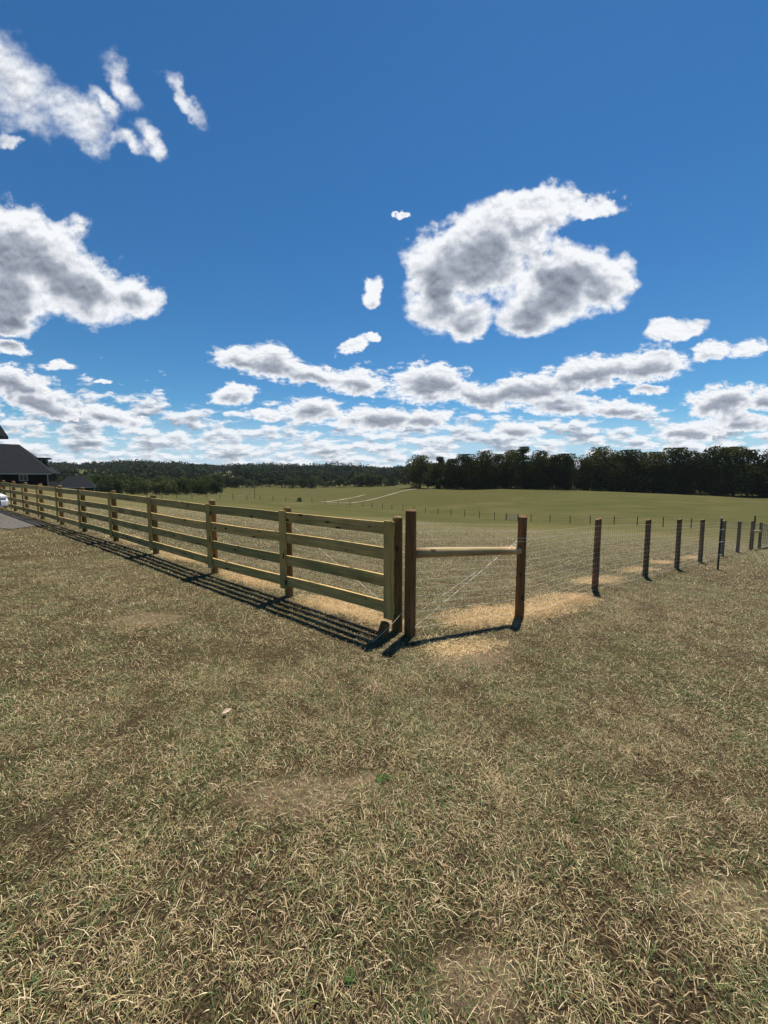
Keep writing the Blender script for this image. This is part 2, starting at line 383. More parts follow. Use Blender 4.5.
def in_spot(P, spots, grow=1.0, thr=1.0):
    hit = np.zeros(len(P), bool)
    for s in spots:
        a = R(s[4]); dx = P[:, 0]-s[0]; dy = P[:, 1]-s[1]
        u = (dx*math.cos(a)+dy*math.sin(a))/(s[2]*grow); v = (-dx*math.sin(a)+dy*math.cos(a))/(s[3]*grow)
        hit |= np.hypot(u, v) < thr*rng.uniform(.75, 1.2, len(P))
    return hit
def in_drive(P):
    # gravel lies on the camera side of the board fence, far left
    s = P[:, 0]+1.309*P[:, 1]
    return (s < 5.6) & (P[:, 1] > 12.2+.25*np.sin(P[:, 0]*1.7)+rng.exponential(.45, len(P))-.2) & (P[:, 0] < -11.2)
def wedge(step, r0, r1, amax):
    """jittered grid over a sector of the yard, so the turf has no random holes"""
    n = int(2*r1/step)+2; gx, gy = np.meshgrid((np.arange(n)-n/2)*step, (np.arange(n)-n/2)*step)
    P = np.stack([gx.ravel(), gy.ravel()], 1)+rng.uniform(-.42, .42, (n*n, 2))*step
    r = np.hypot(P[:, 0], P[:, 1]); a = np.abs(np.arctan2(P[:, 0], P[:, 1]))
    return P[(r >= r0) & (r < r1) & (a < amax)]
tuftsN = [tuft('grass_tuft_a%d' % i, 1300, .26, .023, .0021, 2.0, GM) for i in range(5)]
tuftsM = [tuft('grass_tuft_b%d' % i, 750, .31, .026, .0031, 2.0, GM) for i in range(4)]
tuftsF = [tuft('grass_tuft_c%d' % i, 420, .48, .034, .007, 1.8, GM) for i in range(3)]
tuftsT = [tuft('grass_tuft_d%d' % i, 70, .09, .050, .0030, 1.2, GM) for i in range(3)]     # taller clumps
tufts = tuftsN+tuftsM+tuftsF+tuftsT
PA = wedge(.27, 0, 3.9, math.pi*.62); PB = wedge(.32, 3.9, 10.5, 1.15); PC = wedge(.5, 10.5, 40, 1.05); PT = wedge(.42, .3, 9, 1.1)
P = np.vstack([PA, PB, PC, PT])
K = np.concatenate([rng.integers(0, 5, len(PA)), rng.integers(5, 9, len(PB)), rng.integers(9, 12, len(PC)), rng.integers(12, 15, len(PT))])
keep = ~(in_spot(P, SPOTS, .6) & (rng.uniform(0, 1, len(P)) < .6)) & ~(in_spot(P, STRAW, .8) & (rng.uniform(0, 1, len(P)) < .55)) & ~in_drive(P)
rP = np.hypot(P[:, 0], P[:, 1]); keep &= rng.uniform(0, 1, len(P)) > (rP-24)/17      # thins out with distance, no hard edge
P, K = P[keep], K[keep]
S = rng.uniform(.75, 1.25, len(P))
lawn('grass', tufts, np.column_stack([P, Zs(P)+lumps(P)]), rng.uniform(0, 6.28, len(P)), S, K, 'grass')
# straw
stufts = [tuft('straw_tuft_%d' % i, 420, .26, .022, .0045, 3.2, SM) for i in range(3)]
Q = []
for s in STRAW:
    n = int(s[2]*s[3]*3.14*26)
    r = np.sqrt(rng.uniform(0, 1, n))*rng.uniform(.7, 1.05, n); a = rng.uniform(0, 6.28, n); t = R(s[4])
    u, v = r*np.cos(a)*s[2], r*np.sin(a)*s[3]
    Q.append(np.stack([s[0]+u*math.cos(t)-v*math.sin(t), s[1]+u*math.sin(t)+v*math.cos(t)], 1))
Q = np.vstack(Q)
lawn('loose_straw', stufts, np.column_stack([Q, Zs(Q)+lumps(Q)]), rng.uniform(0, 6.28, len(Q)), rng.uniform(.7, 1.2, len(Q)), rng.integers(0, 3, len(Q)), 'straw')

# ------------------------------------------------------------------ driveway, tracks
def drape(name, poly_pts, mat, lift, kind='structure'):
    V = [(x, y, Z(x, y)+lift) for x, y in poly_pts]
    return V
gv = plain('gravel', (.10, .09, .08), .95, .1, var=.45, scale=22)
# driveway: a grid strip between its front edge and the fence
Vd, Fd = [], []
nx, ny = 60, 24
for ix in range(nx+1):
    x = -11.3-ix*.45
    y0 = 11.8+.25*math.sin(x*1.7)+.15*math.sin(x*4.1); y1 = max(y0+.05, min((5.4-x)/1.309, 34))
    for iy in range(ny+1):
        y = y0+(y1-y0)*iy/ny; Vd.append((x, y, 0))
Vd = np.array(Vd); Vd[:, 2] = Zs(Vd[:, :2])+.02
for ix in range(nx):
    for iy in range(ny):
        q = ix*(ny+1)+iy; Fd.append((q, q+1, q+ny+2, q+ny+1))
dv_ = link('driveway', npmesh('driveway', Vd, np.array(Fd), None, gv)); tag(dv_, kind='structure')
tm = plain('pale_track', (.22, .19, .125), .95, .1, var=.15, scale=.4)
def track(pts, w):
    out, F = [], []
    P = [Vector((x, y, 0)) for x, y in pts]; segs = []
    for a, c in zip(P[:-1], P[1:]):
        n = max(2, int((c-a).length/2.5))
        for i in range(n): segs.append(a.lerp(c, i/n))
    segs.append(P[-1])
    for i, p in enumerate(segs):
        d = (segs[min(i+1, len(segs)-1)]-segs[max(i-1, 0)]).normalized(); nrm = Vector((-d.y, d.x, 0))
        ww = w*(1+.25*math.sin(i*.9))
        for s in (-.5, 0, .5):
            q = p+nrm*ww*s; out.append((q.x, q.y, Z(q.x, q.y)+.1))
    for i in range(len(segs)-1):
        for j in range(2): F.append((i*3+j, i*3+j+1, i*3+j+4, i*3+j+3))
    o = link('track', npmesh('track', np.array(out), np.array(F), None, tm)); tag(o, kind='structure')
track([(-19, 118), (-16.5, 128), (-14.5, 141), (-11.5, 153), (-8, 168)], 1.3)
track([(-17, 116), (-10, 122), (-5, 134), (1, 148), (8, 163), (15, 176), (24, 181)], 1.5)
track([(-84, 186), (-78, 188)], 6)

# ------------------------------------------------------------------ board fence
def round_post(name, mat, parent, x, y, h, r, root, n=14, lean=(0, 0), dome=.025):
    z0 = Z(x, y)
    mb = MB().tube((0, 0, -.15), (lean[0], lean[1], h-dome), r*1.04, r*.95, n=n, rings=5, wob=.02, dome=dome)
    return mb.build(name, mat, parent, loc=(x-root[0], y-root[1], z0-root[2]), smooth=False)

BP = [(.15,4.57),(-1.49,5.78),(-3.19,7.06),(-5.16,8.55),(-7.06,10.0),(-9.05,11.52),(-10.92,12.95),(-12.95,14.5),(-14.9,16.0),(-16.74,17.4),(-18.56,18.8)]
bd0 = Vector((-.795, .606, 0)).normalized()          # along the fence
nout = Vector((-bd0.y, bd0.x, 0))                    # towards the yard (camera side) is -nin
if nout.y > 0: nout = -nout
root = (BP[0][0], BP[0][1], Z(*BP[0]))
bf = empty('board_fence', root)
tag(bf, 'yellowish four-board wooden fence running from the corner post away to the dark house', 'fence')
tops = [.24, .56, .88, 1.20]                         # board centre heights
LIFT = [.08, .045, .02]+[0]*9                        # the top line runs straighter than the ground near the corner
for i, (x, y) in enumerate(BP):
    p = Vector((x, y, 0))-nout*.02-bd0*(.03 if i else 0)
    round_post('post', M['post'], bf, p.x, p.y, random.uniform(1.33, 1.37)+LIFT[i], .062, root)
for i in range(len(BP)-1):
    a = Vector((*BP[i], Z(*BP[i]))); c = Vector((*BP[i+1], Z(*BP[i+1])))
    if i == 0: a = a-(c-a).normalized()*.03
    a.z += LIFT[i]; c.z += LIFT[i+1]
    d = c-a; Lh = math.hypot(d.x, d.y); ang_z = math.atan2(d.y, d.x); pitch = -math.atan2(d.z, Lh)
    for hz in tops:
        mid = (a+c)/2+nout*(.065+.02)+Vector((0, 0, hz+random.uniform(-.012, .012)))
        L2 = d.length/2-.004
        mb = MB(); n = 8
        # slightly bowed sawn board: a few segments along its length
        bow = random.uniform(-.012, .012); tw = random.uniform(-.004, .004)
        for s in range(n+1):
            X = -L2+2*L2*s/n; t = 1-(X/L2)**2
            for (yy, zz) in ((-.019, -.0725), (.019, -.0725), (.019, .0725), (-.019, .0725)):
                mb.v.append((X, yy+tw*t, zz+bow*t))
        for s in range(n):
            for k in range(4):
                k2 = (k+1) % 4; mb.f.append((s*4+k, s*4+k2, s*4+4+k2, s*4+4+k))
        mb.f.append((3, 2, 1, 0)); mb.f.append((n*4, n*4+1, n*4+2, n*4+3))
        mb.build('board', M['board'], bf, loc=mid-Vector(root), rot=(0, pitch+random.uniform(-.002, .002), ang_z), bevel=.003)
fa = math.atan2(bd0.y, bd0.x)
for i, (x, y) in enumerate(BP):
    p = Vector((x, y, Z(x, y)))+nout*(.065+.02+.019+.016)
    p = p+bd0*(.03, -.08, -.14)[min(i, 2)]; p.z += LIFT[i]
    mb = MB().box(-.068, .068, -.014, .014, .12 if i else .10, 1.288)
    mb.build('face_board', M['face'], bf, loc=p-Vector(root), rot=(random.uniform(-.006, .006), random.uniform(-.006, .006), fa), bevel=.003)

def wire_net(name, pts, parent, root, off, h, vstep, hlevels, r=.0016, z0=.03):
    """woven wire: horizontal and vertical strands between consecutive points"""
    V, F = [], []
    def strand(p, q, rr):
        d = (q-p); a = d.orthogonal().normalized()*rr; bb = d.cross(a).normalized()*rr; n = len(V)
        for c in (p, q):
            for an in (0, 2.094, 4.189): V.append(tuple(c+a*math.cos(an)+bb*math.sin(an)))
        for k in range(3):
            k2 = (k+1) % 3; F.append((n+k, n+k2, n+3+k2, n+3+k))
    R0 = Vector(root)
    for i in range(len(pts)-1):
        a = Vector((*pts[i], Z(*pts[i])))+off-R0; c = Vector((*pts[i+1], Z(*pts[i+1])))+off-R0
        for hz in hlevels:
            sag = random.uniform(-.004, .004); m = (a+c)/2+Vector((0, 0, hz+sag)); m2 = hz
            strand(a+Vector((0, 0, hz)), m, r*(1.35 if hz in (hlevels[0], hlevels[-1]) else 1)); strand(m, c+Vector((0, 0, hz)), r*(1.35 if hz in (hlevels[0], hlevels[-1]) else 1))
        n = int((c-a).length/vstep)
        for k in range(n):
            t = (k+.5)/n; g = a.lerp(c, t); w = random.uniform(-.004, .004)
            strand(g+Vector((0, 0, hlevels[0])), g+Vector((w, w, hlevels[-1])), r*.8)
    return link(name, npmesh(name, np.array(V), np.array(F), None, M['wire']), parent)
lev = [.04+.1*i for i in range(13)]
wire_net('wire_mesh', BP, bf, root, -nout*.09, 1.25, .1, lev, r=.0011)
def brace_wire(name, p, q, parent, root, r=.004):
    mb = MB(); p = Vector(p)-Vector(root); q = Vector(q)-Vector(root); n = 26; d = (q-p); a = d.orthogonal().normalized(); bb = d.cross(a).normalized()
    for ph in (0, math.pi):
        prev = None
        for i in range(n+1):
            t = i/n; c = p+d*t+(a*math.cos(t*40+ph)+bb*math.sin(t*40+ph))*r*.9
            if prev is not None: mb.tube(prev, c, r*.6, n=5, cap=False)
            prev = c
    return mb.build(name, M['wire'], parent)
p1 = Vector((*BP[1], Z(*BP[1])+1.10))-nout*.10; p0 = Vector((*BP[0], Z(*BP[0])+.14))-nout*.10
brace_wire('brace_wire', p1, p0, bf, root)

# ------------------------------------------------------------------ wire fence on brown round posts
WP = [(.31,4.47),(1.97,5.45),(4.04,7.22),(6.13,8.87),(8.04,10.4),(9.92,11.9),(12.19,13.7),(14.51,15.6),(16.77,17.4),(18.64,18.9)]
WH = [1.515, 1.485, 1.37, 1.36, 1.38, 1.36, 1.30, 1.30, 1.34, 1.32]
root = (WP[0][0], WP[0][1], Z(*WP[0])); R0 = Vector(root)
wf = empty('wire_fence', root)
tag(wf, 'brown round-post woven wire fence with a peeled brace rail, sloping away to the right', 'fence')
for i, (x, y) in enumerate(WP):
    big_ = i < 2
    h = WH[i]
    z0 = Z(x, y)
    r = .066 if i == 0 else (.062 if i == 1 else .058)
    mb = MB()
    if big_ or i >= 8:
        mb.tube((0, 0, -.15), (.004, 0, h-.02), r*1.05, r*.97, n=16, rings=6, wob=.02, dome=.02)
    else:      # saw-cut slanted top
        mb.tube((0, 0, -.15), (.008*random.uniform(-1, 1), 0, h), r*1.03, r*.97, n=12, rings=5, wob=.02)
        top = max(v[2] for v in mb.v)
        mb.v = [(a, b_, c+(a*.35 if c > top-.01 else 0)) for a, b_, c in mb.v]
    mb.build('post', M['dark_post'], wf, loc=Vector((x, y, z0))-R0)
wd = Vector((WP[-1][0]-WP[1][0], WP[-1][1]-WP[1][1], 0)).normalized(); wn = Vector((wd.y, -wd.x, 0))   # towards the camera side
# brace rail between the corner post and the next post
a = Vector((*WP[0], Z(*WP[0])+1.00)); c = Vector((*WP[1], Z(*WP[1])+.985)); d = (c-a)
a2 = a+d.normalized()*.062; c2 = c-d.normalized()*.058; Lr = (c2-a2).length
mb = MB().tube((0, 0, 0), (Lr, 0, 0), .063, .055, n=16, rings=8, wob=.03)
mb.build('brace_rail', M['rail'], wf, loc=a2-R0, rot=(0, -math.asin(d.z/d.length), math.atan2(d.y, d.x)), smooth=True)
bd_ = Vector((d.y, -d.x, 0)).normalized()*.07
brace_wire('brace_wire', c+Vector((0, 0, .20))+bd_, Vector((*WP[0], Z(*WP[0])+.16))-bd_, wf, root, r=.0019)
brace_wire('brace_wire', c+Vector((0, 0, .14))-bd_, Vector((*WP[0], Z(*WP[0])+.10))+bd_*.9, wf, root, r=.0019)
mb = MB()                                            # wire loops stapled round the posts
for pz in (1.12, 1.17): mb.tube(Vector((*WP[1], Z(*WP[1])+pz))-R0, Vector((*WP[1], Z(*WP[1])+pz+.006))-R0, .066, n=16, cap=False)
mb.build('staple_loop', M['wire'], wf)
# far end H-brace rail
a = Vector((*WP[8], Z(*WP[8])+.86)); c = Vector((*WP[9], Z(*WP[9])+.88)); d = c-a
MB().tube((0, 0, 0), (d.length, 0, 0), .05, .05, n=12, rings=3, wob=.02).build('brace_rail', M['rail'], wf, loc=a-R0, rot=(0, -math.asin(d.z/d.length), math.atan2(d.y, d.x)))
net1 = wire_net('wire_mesh', WP[:2], wf, root, -Vector((d.y, -d.x, 0)).normalized()*.07, 1.3, .1, [.05+.1*i for i in range(14)], r=.0013)
net2 = wire_net('wire_mesh', WP[1:], wf, root, wn*.065, 1.3, .1, [.05+.1*i for i in range(13)], r=.0015)

# steel t-post standing just outside the wire fence
tx, ty = 9.22, 10.45; tz = Z(tx, ty)
tp = empty('steel_post', (tx, ty, tz)); tag(tp, 'thin dark steel post with bright clips, just outside the wire fence at right', 'post')
MB().box(-.022, .022, -.004, .004, -.1, 1.44).box(-.004, .004, .0045, .034, -.1, 1.435).build('shaft', M['tpost'], tp)
for hz in (.42, .78, 1.12):
    MB().tube((-.03, -.012, hz), (.07, -.012, hz+.01), .012, n=6).build('clip', M['clip'], tp)
MB().box(-.03, .03, -.02, .02, 1.425, 1.465).build('cap', M['clip'], tp)
tx, ty = 17.35, 17.9; tz = Z(tx, ty)
tp = empty('steel_post', (tx, ty, tz)); tag(tp, 'thin tall dark steel post rising behind the far brace posts at right edge', 'post')
MB().box(-.022, .022, -.004, .004, -.1, 1.62).box(-.004, .004, .0045, .034, -.1, 1.6).build('shaft', M['tpost'], tp)
MB().box(-.03, .03, -.02, .02, 1.605, 1.645).build('cap', M['clip'], tp)

# tube gate hung beyond the last post
def tube_gate(x0, y0, x1, y1, h, zb, label, r=.022):
    zz = Z(x0, y0); g = empty('tube_gate', (x0, y0, zz)); tag(g, label, 'gate')
    d = Vector((x1-x0, y1-y0, Z(x1, y1)-zz)); up = Vector((0, 0, 1))
    fr = MB(); 
    fr.tube(up*zb, up*(zb+h), r, n=8); fr.tube(d+up*zb, d+up*(zb+h), r, n=8)
    fr.tube(up*zb, d+up*zb, r, n=8); fr.tube(up*(zb+h), d+up*(zb+h), r, n=8)
    fr.build('frame', M['gate'], g)
    for k in range(1, 5):
        MB().tube(up*(zb+h*k/5), d+up*(zb+h*k/5), r*.75, n=6).build('rail', M['gate'], g)
    for k in (1, 2, 3):
        MB().tube(d*(k/4)+up*zb, d*(k/4)+up*(zb+h), r*.75, n=6).build('upright', M['gate'], g)
    return g
tube_gate(18.95, 19.15, 21.6, 21.4, 1.1, .15, 'grey metal tube gate at the right edge beside the last brown post')
tube_gate(24.72, 71.15, 23.42, 72.8, 1.05, .15, 'small pale metal gate set into the distant valley fence', r=.035)

# ------------------------------------------------------------------ far valley fence
FP = [(44.58,46),(42.79,48.5),(40.98,51),(39.05,53.5),(37.06,56),(35.19,58.5),(32.86,61),(30.88,63.5),(28.64,66),(26.51,69),(24.86,71),(23.27,73),(21.65,75),(19.45,78),(17.04,81),(14.69,84),(12.26,87),(9.74,90),(7.27,93),(4.75,96),(2.06,99),(-.4,102),(-3.28,105),(-5.91,108),(-9.74,110),(-13.41,112),(-17.2,112),(-20.98,112),(-24.55,111),(-28.04,110),(-31.47,109),(-34.83,108),(-38.12,107),(-41.22,105),(-43.92,103),(-46.48,101),(-48.91,98),(-51.12,95),(-53.09,92),(-54.83,89)]
root = (FP[0][0], FP[0][1], Z(*FP[0])); R0 = Vector(root)
ff = empty('field_fence', root); tag(ff, 'long line of thin dark posts with wire crossing the valley below', 'fence')
for i, (x, y) in enumerate(FP):
    h = 1.75 if i == 0 else random.uniform(1.28, 1.42)
    r = .085 if i in (0, 10, 11) else .06
    MB().tube((0, 0, -.2), (random.uniform(-.02, .02), 0, h), r, r*.95, n=8, rings=2, wob=.02, dome=.03).build('post', M['far_post'], ff, loc=Vector((x, y, Z(x, y)))-R0)
    if i < 10 and i % 1 == 0:
        pass
FPw = FP[:]
wire_net('wire_mesh', FPw[:11], ff, root, Vector((0, 0, 0)), 1.2, 1.2, [.1, .5, .8, 1.2], r=.003)
wire_net('wire_mesh', FPw[11:], ff, root, Vector((0, 0, 0)), 1.2, 2.0, [.1, .6, 1.2], r=.003)
# inner dividing fence running from the valley fence's left bend
GP = [(-57+i*1.0, 84-i*4.2) for i in range(0, 9)]

pole = empty('field_pole', (-37.6, 112, Z(-37.6, 112))); tag(pole, 'thin grey pole standing behind the valley fence', 'pole')
MB().tube((0, 0, -.2), (0, 0, 4.0), .08, .06, n=8).build('shaft', M['far_post'], pole)
MB().box(-.15, .15, -.05, .05, 3.6, 3.9).build('box', M['clip'], pole)

# ------------------------------------------------------------------ houses
def hip_house(name, label, x0, x1, y0, y1, base, eave, ridge, rx0, rx1, ry, over=.5, wall=M['brick'], windows=(), trim=True, group=None, rz=0.0):
    """base/eave/ridge heights rel. to the eye"""
    base += H0; eave += H0; ridge += H0
    o = empty(name, (x1, y0, base), rz); tag(o, label, 'house', group); O = Vector((x1, y0, base))
    w = MB().box(x0-x1, 0, 0, y1-y0, -.6, eave-base-.06); w.build('wall', wall, o)
    c = [Vector((x0-over, y0-over, eave)), Vector((x1+over, y0-over, eave)), Vector((x1+over, y1+over, eave)), Vector((x0-over, y1+over, eave))]
    a, b_ = Vector((rx0, ry, ridge)), Vector((rx1, ry, ridge)); th = Vector((0, 0, .18))
    r = MB(); c = [q-O for q in c]; a -= O; b_ -= O
    r.poly([c[0], c[1], b_, a]); r.poly([c[1], c[2], b_]); r.poly([c[2], c[3], a, b_]); r.poly([c[3], c[0], a])
    for k in range(4):
        r.poly([c[k]-th, c[(k+1) % 4]-th, c[(k+1) % 4], c[k]])
    r.poly([c[3]-th, c[2]-th, c[1]-th, c[0]-th])
    r.build('roof', M['shingle'], o)
    if trim:
        MB().box(x0-x1-over+.02, over-.02, -over-.03, -over-.004, eave-base-.36, eave-base-.04).build('fascia', M['trim'], o)
        MB().box(-.16, .02, -.03, -.004, -.5, eave-base-.2).build('corner_board', M['trim'], o)
    for (wx, wz, ww, wh) in windows:
        f = MB(); t = .14
        f.box(wx-ww/2-t, wx+ww/2+t, -.06, -.004, wz-wh/2-t, wz-wh/2); f.box(wx-ww/2-t, wx+ww/2+t, -.06, -.004, wz+wh/2, wz+wh/2+t)
        f.box(wx-ww/2-t, wx-ww/2, -.058, -.004, wz-wh/2, wz+wh/2); f.box(wx+ww/2, wx+ww/2+t, -.058, -.004, wz-wh/2, wz+wh/2)
        f.box(wx-.03, wx+.03, -.05, -.01, wz-wh/2, wz+wh/2)
        wn_ = empty('window', (wx, 0, wz)); wn_.parent = o
        fo = f.build('frame', M['trim'], wn_, loc=(-wx, 0, -wz))
        MB().box(-ww/2, ww/2, -.02, -.003, -wh/2, wh/2).build('pane', M['glass'], wn_)
    return o
hip_house('house', 'near dark house at the left edge with only a steep roof corner showing', -40, -26.4, 20.5, 26.6, -1.6, 2.85, 9.2, -36, -28.5, 25.4, over=.4, wall=M['brick'], trim=False)
nb = hip_house('house', 'dark brick house with broad hipped roof, white trim and a small white-framed window', -86.3, -64.3, 74, 88, -1.9, 1.0, 6.6, -81, -69.0, 81, over=.6, rz=R(35),
          windows=((-3.5, 1.95, .95, .95), (-10.5, 1.95, 1.3, 1.0)))
# rear dormer balcony of the brick house: dark roof on pale posts
dm = empty('dormer', (-.5, 6.6, 4.7)); dm.parent = nb
MB().box(-2.0, 0, 0, 3, -2.6, -.2).build('wall', M['brick'], dm)
MB().box(-2.3, .3, -.3, 3.3, 1.05, 1.3).build('roof', M['shingle'], dm)
for px_ in (-1.95, -1.0, -.06):
    MB().box(px_-.09, px_+.09, -.09, .09, -.2, 1.045).build('post', M['trim'], dm)
MB().box(-1.2, -.3, .6, 2.8, -.2, 1.04).build('screen', M['glass'], dm)
hip_house('house', 'small dark-roofed outbuilding low beside the scrub trees, right of the brick house', -91, -82.6, 110, 117, -3.9, -2.4, .6, -88.3, -85.3, 113.5, over=.4, trim=True, rz=R(35))
hip_house('house', 'tiny pale farmhouse in the clearing on the far wooded ridge', -352, -338, 800, 808, 9.5, 12.5, 16, -349, -341, 804, over=.6, wall=M['barn'], trim=False)
hip_house('house', 'tiny white building on the far ridge above the valley track', -13, -1, 620, 628, -.5, 2.6, 4.5, -11, -4, 624, over=.4, wall=M['barn'], trim=False)

# ------------------------------------------------------------------ white car, mostly outside the frame at left
car = empty('parked_car', (-16.6, 13.7, Z(-16.6, 13.7)+.02), R(8)); tag(car, 'white car parked on gravel at the left edge, only its nose showing', 'car')
prof = [(-2.2,.38),(-2.25,.75),(-2.1,1.0),(-1.6,1.05),(-1.0,1.42),(.2,1.46),(.95,1.08),(1.75,.95),(2.15,.80),(2.25,.58),(2.22,.36),(1.85,.30),(-1.8,.30)]
def extrude(prof, y0, y1, inset=0.0):
    mb = MB(); n = len(prof)
    ys = [y0, y0+.18, y1-.18, y1]
    for j, yy in enumerate(ys):
        for (x, z_) in prof:
            k = 0.90 if j in (0, 3) and z_ > 1.1 else (.985 if j in (0, 3) else 1.0)
            mb.v.append((x*k if j in (0, 3) else x, yy, (z_-.3)*k+.3))
    for j in range(3):
        for i in range(n):
            i2 = (i+1) % n; mb.f.append((j*n+i, j*n+i2, (j+1)*n+i2, (j+1)*n+i))
    mb.f.append(tuple(reversed(range(n)))); mb.f.append(tuple(3*n+i for i in range(n)))
    return mb
extrude(prof, -.9, .9).build('body', M['carpaint'], car, bevel=.04)
MB().poly([(.93,-.70,1.10),(.93,.70,1.10),(.26,.62,1.455),(.26,-.62,1.455)]).build('windshield', M['glass'], car, loc=(.02, 0, .012))
for s in (-1, 1):
    MB().poly([(-.9,s*.905,1.06),(.75,s*.905,1.06),(.15,s*.86,1.38),(-.85,s*.86,1.36)]).build('side_window', M['glass'], car, loc=(0, s*.02, 0))
    MB().box(2.02, 2.26, s*.62-.17, s*.62+.17, .66, .78).build('headlight', M['lamp'], car, bevel=.03)
    MB().box(.7, .86, s*1.0-.09, s*1.0+.09, 1.0, 1.13).build('mirror', M['carpaint'], car, bevel=.03)
    for wx in (-1.4, 1.4):
        w_ = empty('wheel', (wx, s*.82, .32)); w_.parent = car
        MB().tube((0, -.1, 0), (0, .1, 0), .32, n=24).build('tyre', M['rubber'], w_, bevel=.02)
        MB().tube((0, s*.08, 0), (0, s*.115, 0), .2, n=16).build('rim', M['clip'], w_)
MB().box(2.2, 2.27, -.45, .45, .42, .6).build('grille', M['rubber'], car)

# black stone-like lump at the gravel's edge, left edge of the photo
def lump(name, x, y, r, mat, label, cat, flat=.6, seed=1, sub=0, axes=(1, 1)):
    rs = random.Random(seed); mb = MB(); nu, nv = 14, 8
    for j in range(1, nv):
        th_ = math.pi*j/nv
        for i_ in range(nu):
            ph = 2*math.pi*i_/nu; k = r*(1+rs.uniform(-.12, .12))
            mb.v.append((axes[0]*k*math.sin(th_)*math.cos(ph), axes[1]*k*math.sin(th_)*math.sin(ph), k*flat*math.cos(th_)))
    for j in range(nv-2):
        for i_ in range(nu):
            i2 = (i_+1) % nu; mb.f.append((j*nu+i_, (j+1)*nu+i_, (j+1)*nu+i2, j*nu+i2))
    t_ = len(mb.v); mb.v += [(0, 0, r*flat), (0, 0, -r*flat)]
    for i_ in range(nu):
        i2 = (i_+1) % nu; mb.f.append((i_, i2, t_)); mb.f.append(((nv-2)*nu+i2, (nv-2)*nu+i_, t_+1))
    o = mb.build(name, mat, None, loc=(x, y, Z(x, y)+r*flat*.6), smooth=True); tag(o, label, cat); return o
# sawn-off stub and red clod beside the corner
st = MB().tube((0, 0, -.05), (.03, .0, .15), .075, .05, n=10, rings=3, wob=.12); st.v = [(a, b_, c_) for a, b_, c_ in st.v]
so = st.build('wood_stub', M['dark_post'], None, loc=(-.02, 4.42, Z(-.02, 4.42))); tag(so, 'short dark sawn stub in the shade at the foot of the corner post', 'wood scrap')
# loose wire tail at the foot of the corner post
mb = MB(); pts = []
for t in np.linspace(0, 1, 16):
    pts.append(Vector((.20-.34*t, 4.36-.22*t, Z(.2-.34*t, 4.36-.22*t)+.28*(1-t)**2+.015+.05*math.sin(t*3.1))))
for a_, c_ in zip(pts[:-1], pts[1:]): mb.tube(a_, c_, .0028, n=5, cap=False)
wt = mb.build('wire_tail', M['wire'], None); tag(wt, 'loose bright wire end curling on the ground at the corner post', 'wire')
# fallen leaves
def leaf(x, y, s, rz, label, mat=M['leafdry']):
    me = MB(); ax = [(-1, 0), (-.5, .38), (.1, .5), (.7, .25), (1.1, 0), (.7, -.25), (.1, -.5), (-.5, -.38)]
    me.v = [(a*s, b_*s, .25*s*abs(b_)*2) for a, b_ in ax]+[(0, 0, 0)]
    me.f = [(i_, (i_+1) % 8, 8) for i_ in range(8)]
    o = me.build('fallen_leaf', mat, None, loc=(x, y, Z(x, y)+.035), rot=(R(20), R(-12), rz)); tag(o, label, 'leaf')
leaf(-1.17, 2.72, .035, .6, 'pale tan fallen leaf alone in the dry grass left of centre')

# a few broad-leaved weeds in the turf
WM = plain('weed_leaf', (.040, .065, .016), .8, .1, var=.3, scale=30)
def weed(x, y, s, n, seed, label):
    rs = random.Random(seed); mb = MB()
    for k in range(n):
        a = 6.283*k/n+rs.uniform(-.3, .3); L_ = s*rs.uniform(.6, 1.1); w = L_*rs.uniform(.16, .26); up = rs.uniform(.15, .6)
        d = Vector((math.cos(a), math.sin(a), 0)); p = Vector((-d.y, d.x, 0)); b0 = len(mb.v)
        for t, ww, h in ((0, .15, 0), (.35, .8, .6), (.7, 1, .8), (1, .05, .45)):
            c = d*L_*t+Vector((0, 0, h*up*L_)); mb.v += [tuple(c-p*w*ww+Vector((0, 0, .15*w))), tuple(c), tuple(c+p*w*ww+Vector((0, 0, .15*w)))]
        for i_ in range(3):
            for j_ in range(2): q = b0+i_*3+j_; mb.f.append((q, q+1, q+4, q+3))
    o = mb.build('weed', WM, None, loc=(x, y, Z(x, y)+.004), rot=(0, 0, rs.uniform(0, 6))); tag(o, label, 'weed')
weed(-.01, 2.15, .052, 11, 1, 'dark green broad-leaved weed beside the bare dirt patch')
weed(.10, 1.98, .026, 8, 2, 'smaller green weed just below the big one by the dirt patch')
weed(-.12, 1.22, .028, 9, 3, 'low green leafy weed at the bottom centre of the lawn')
weed(-.28, 1.75, .022, 7, 4, 'tiny green weed below the dirt patch, left of centre')
weed(1.02, 1.9, .025, 8, 5, 'small green weed in the lawn at right')

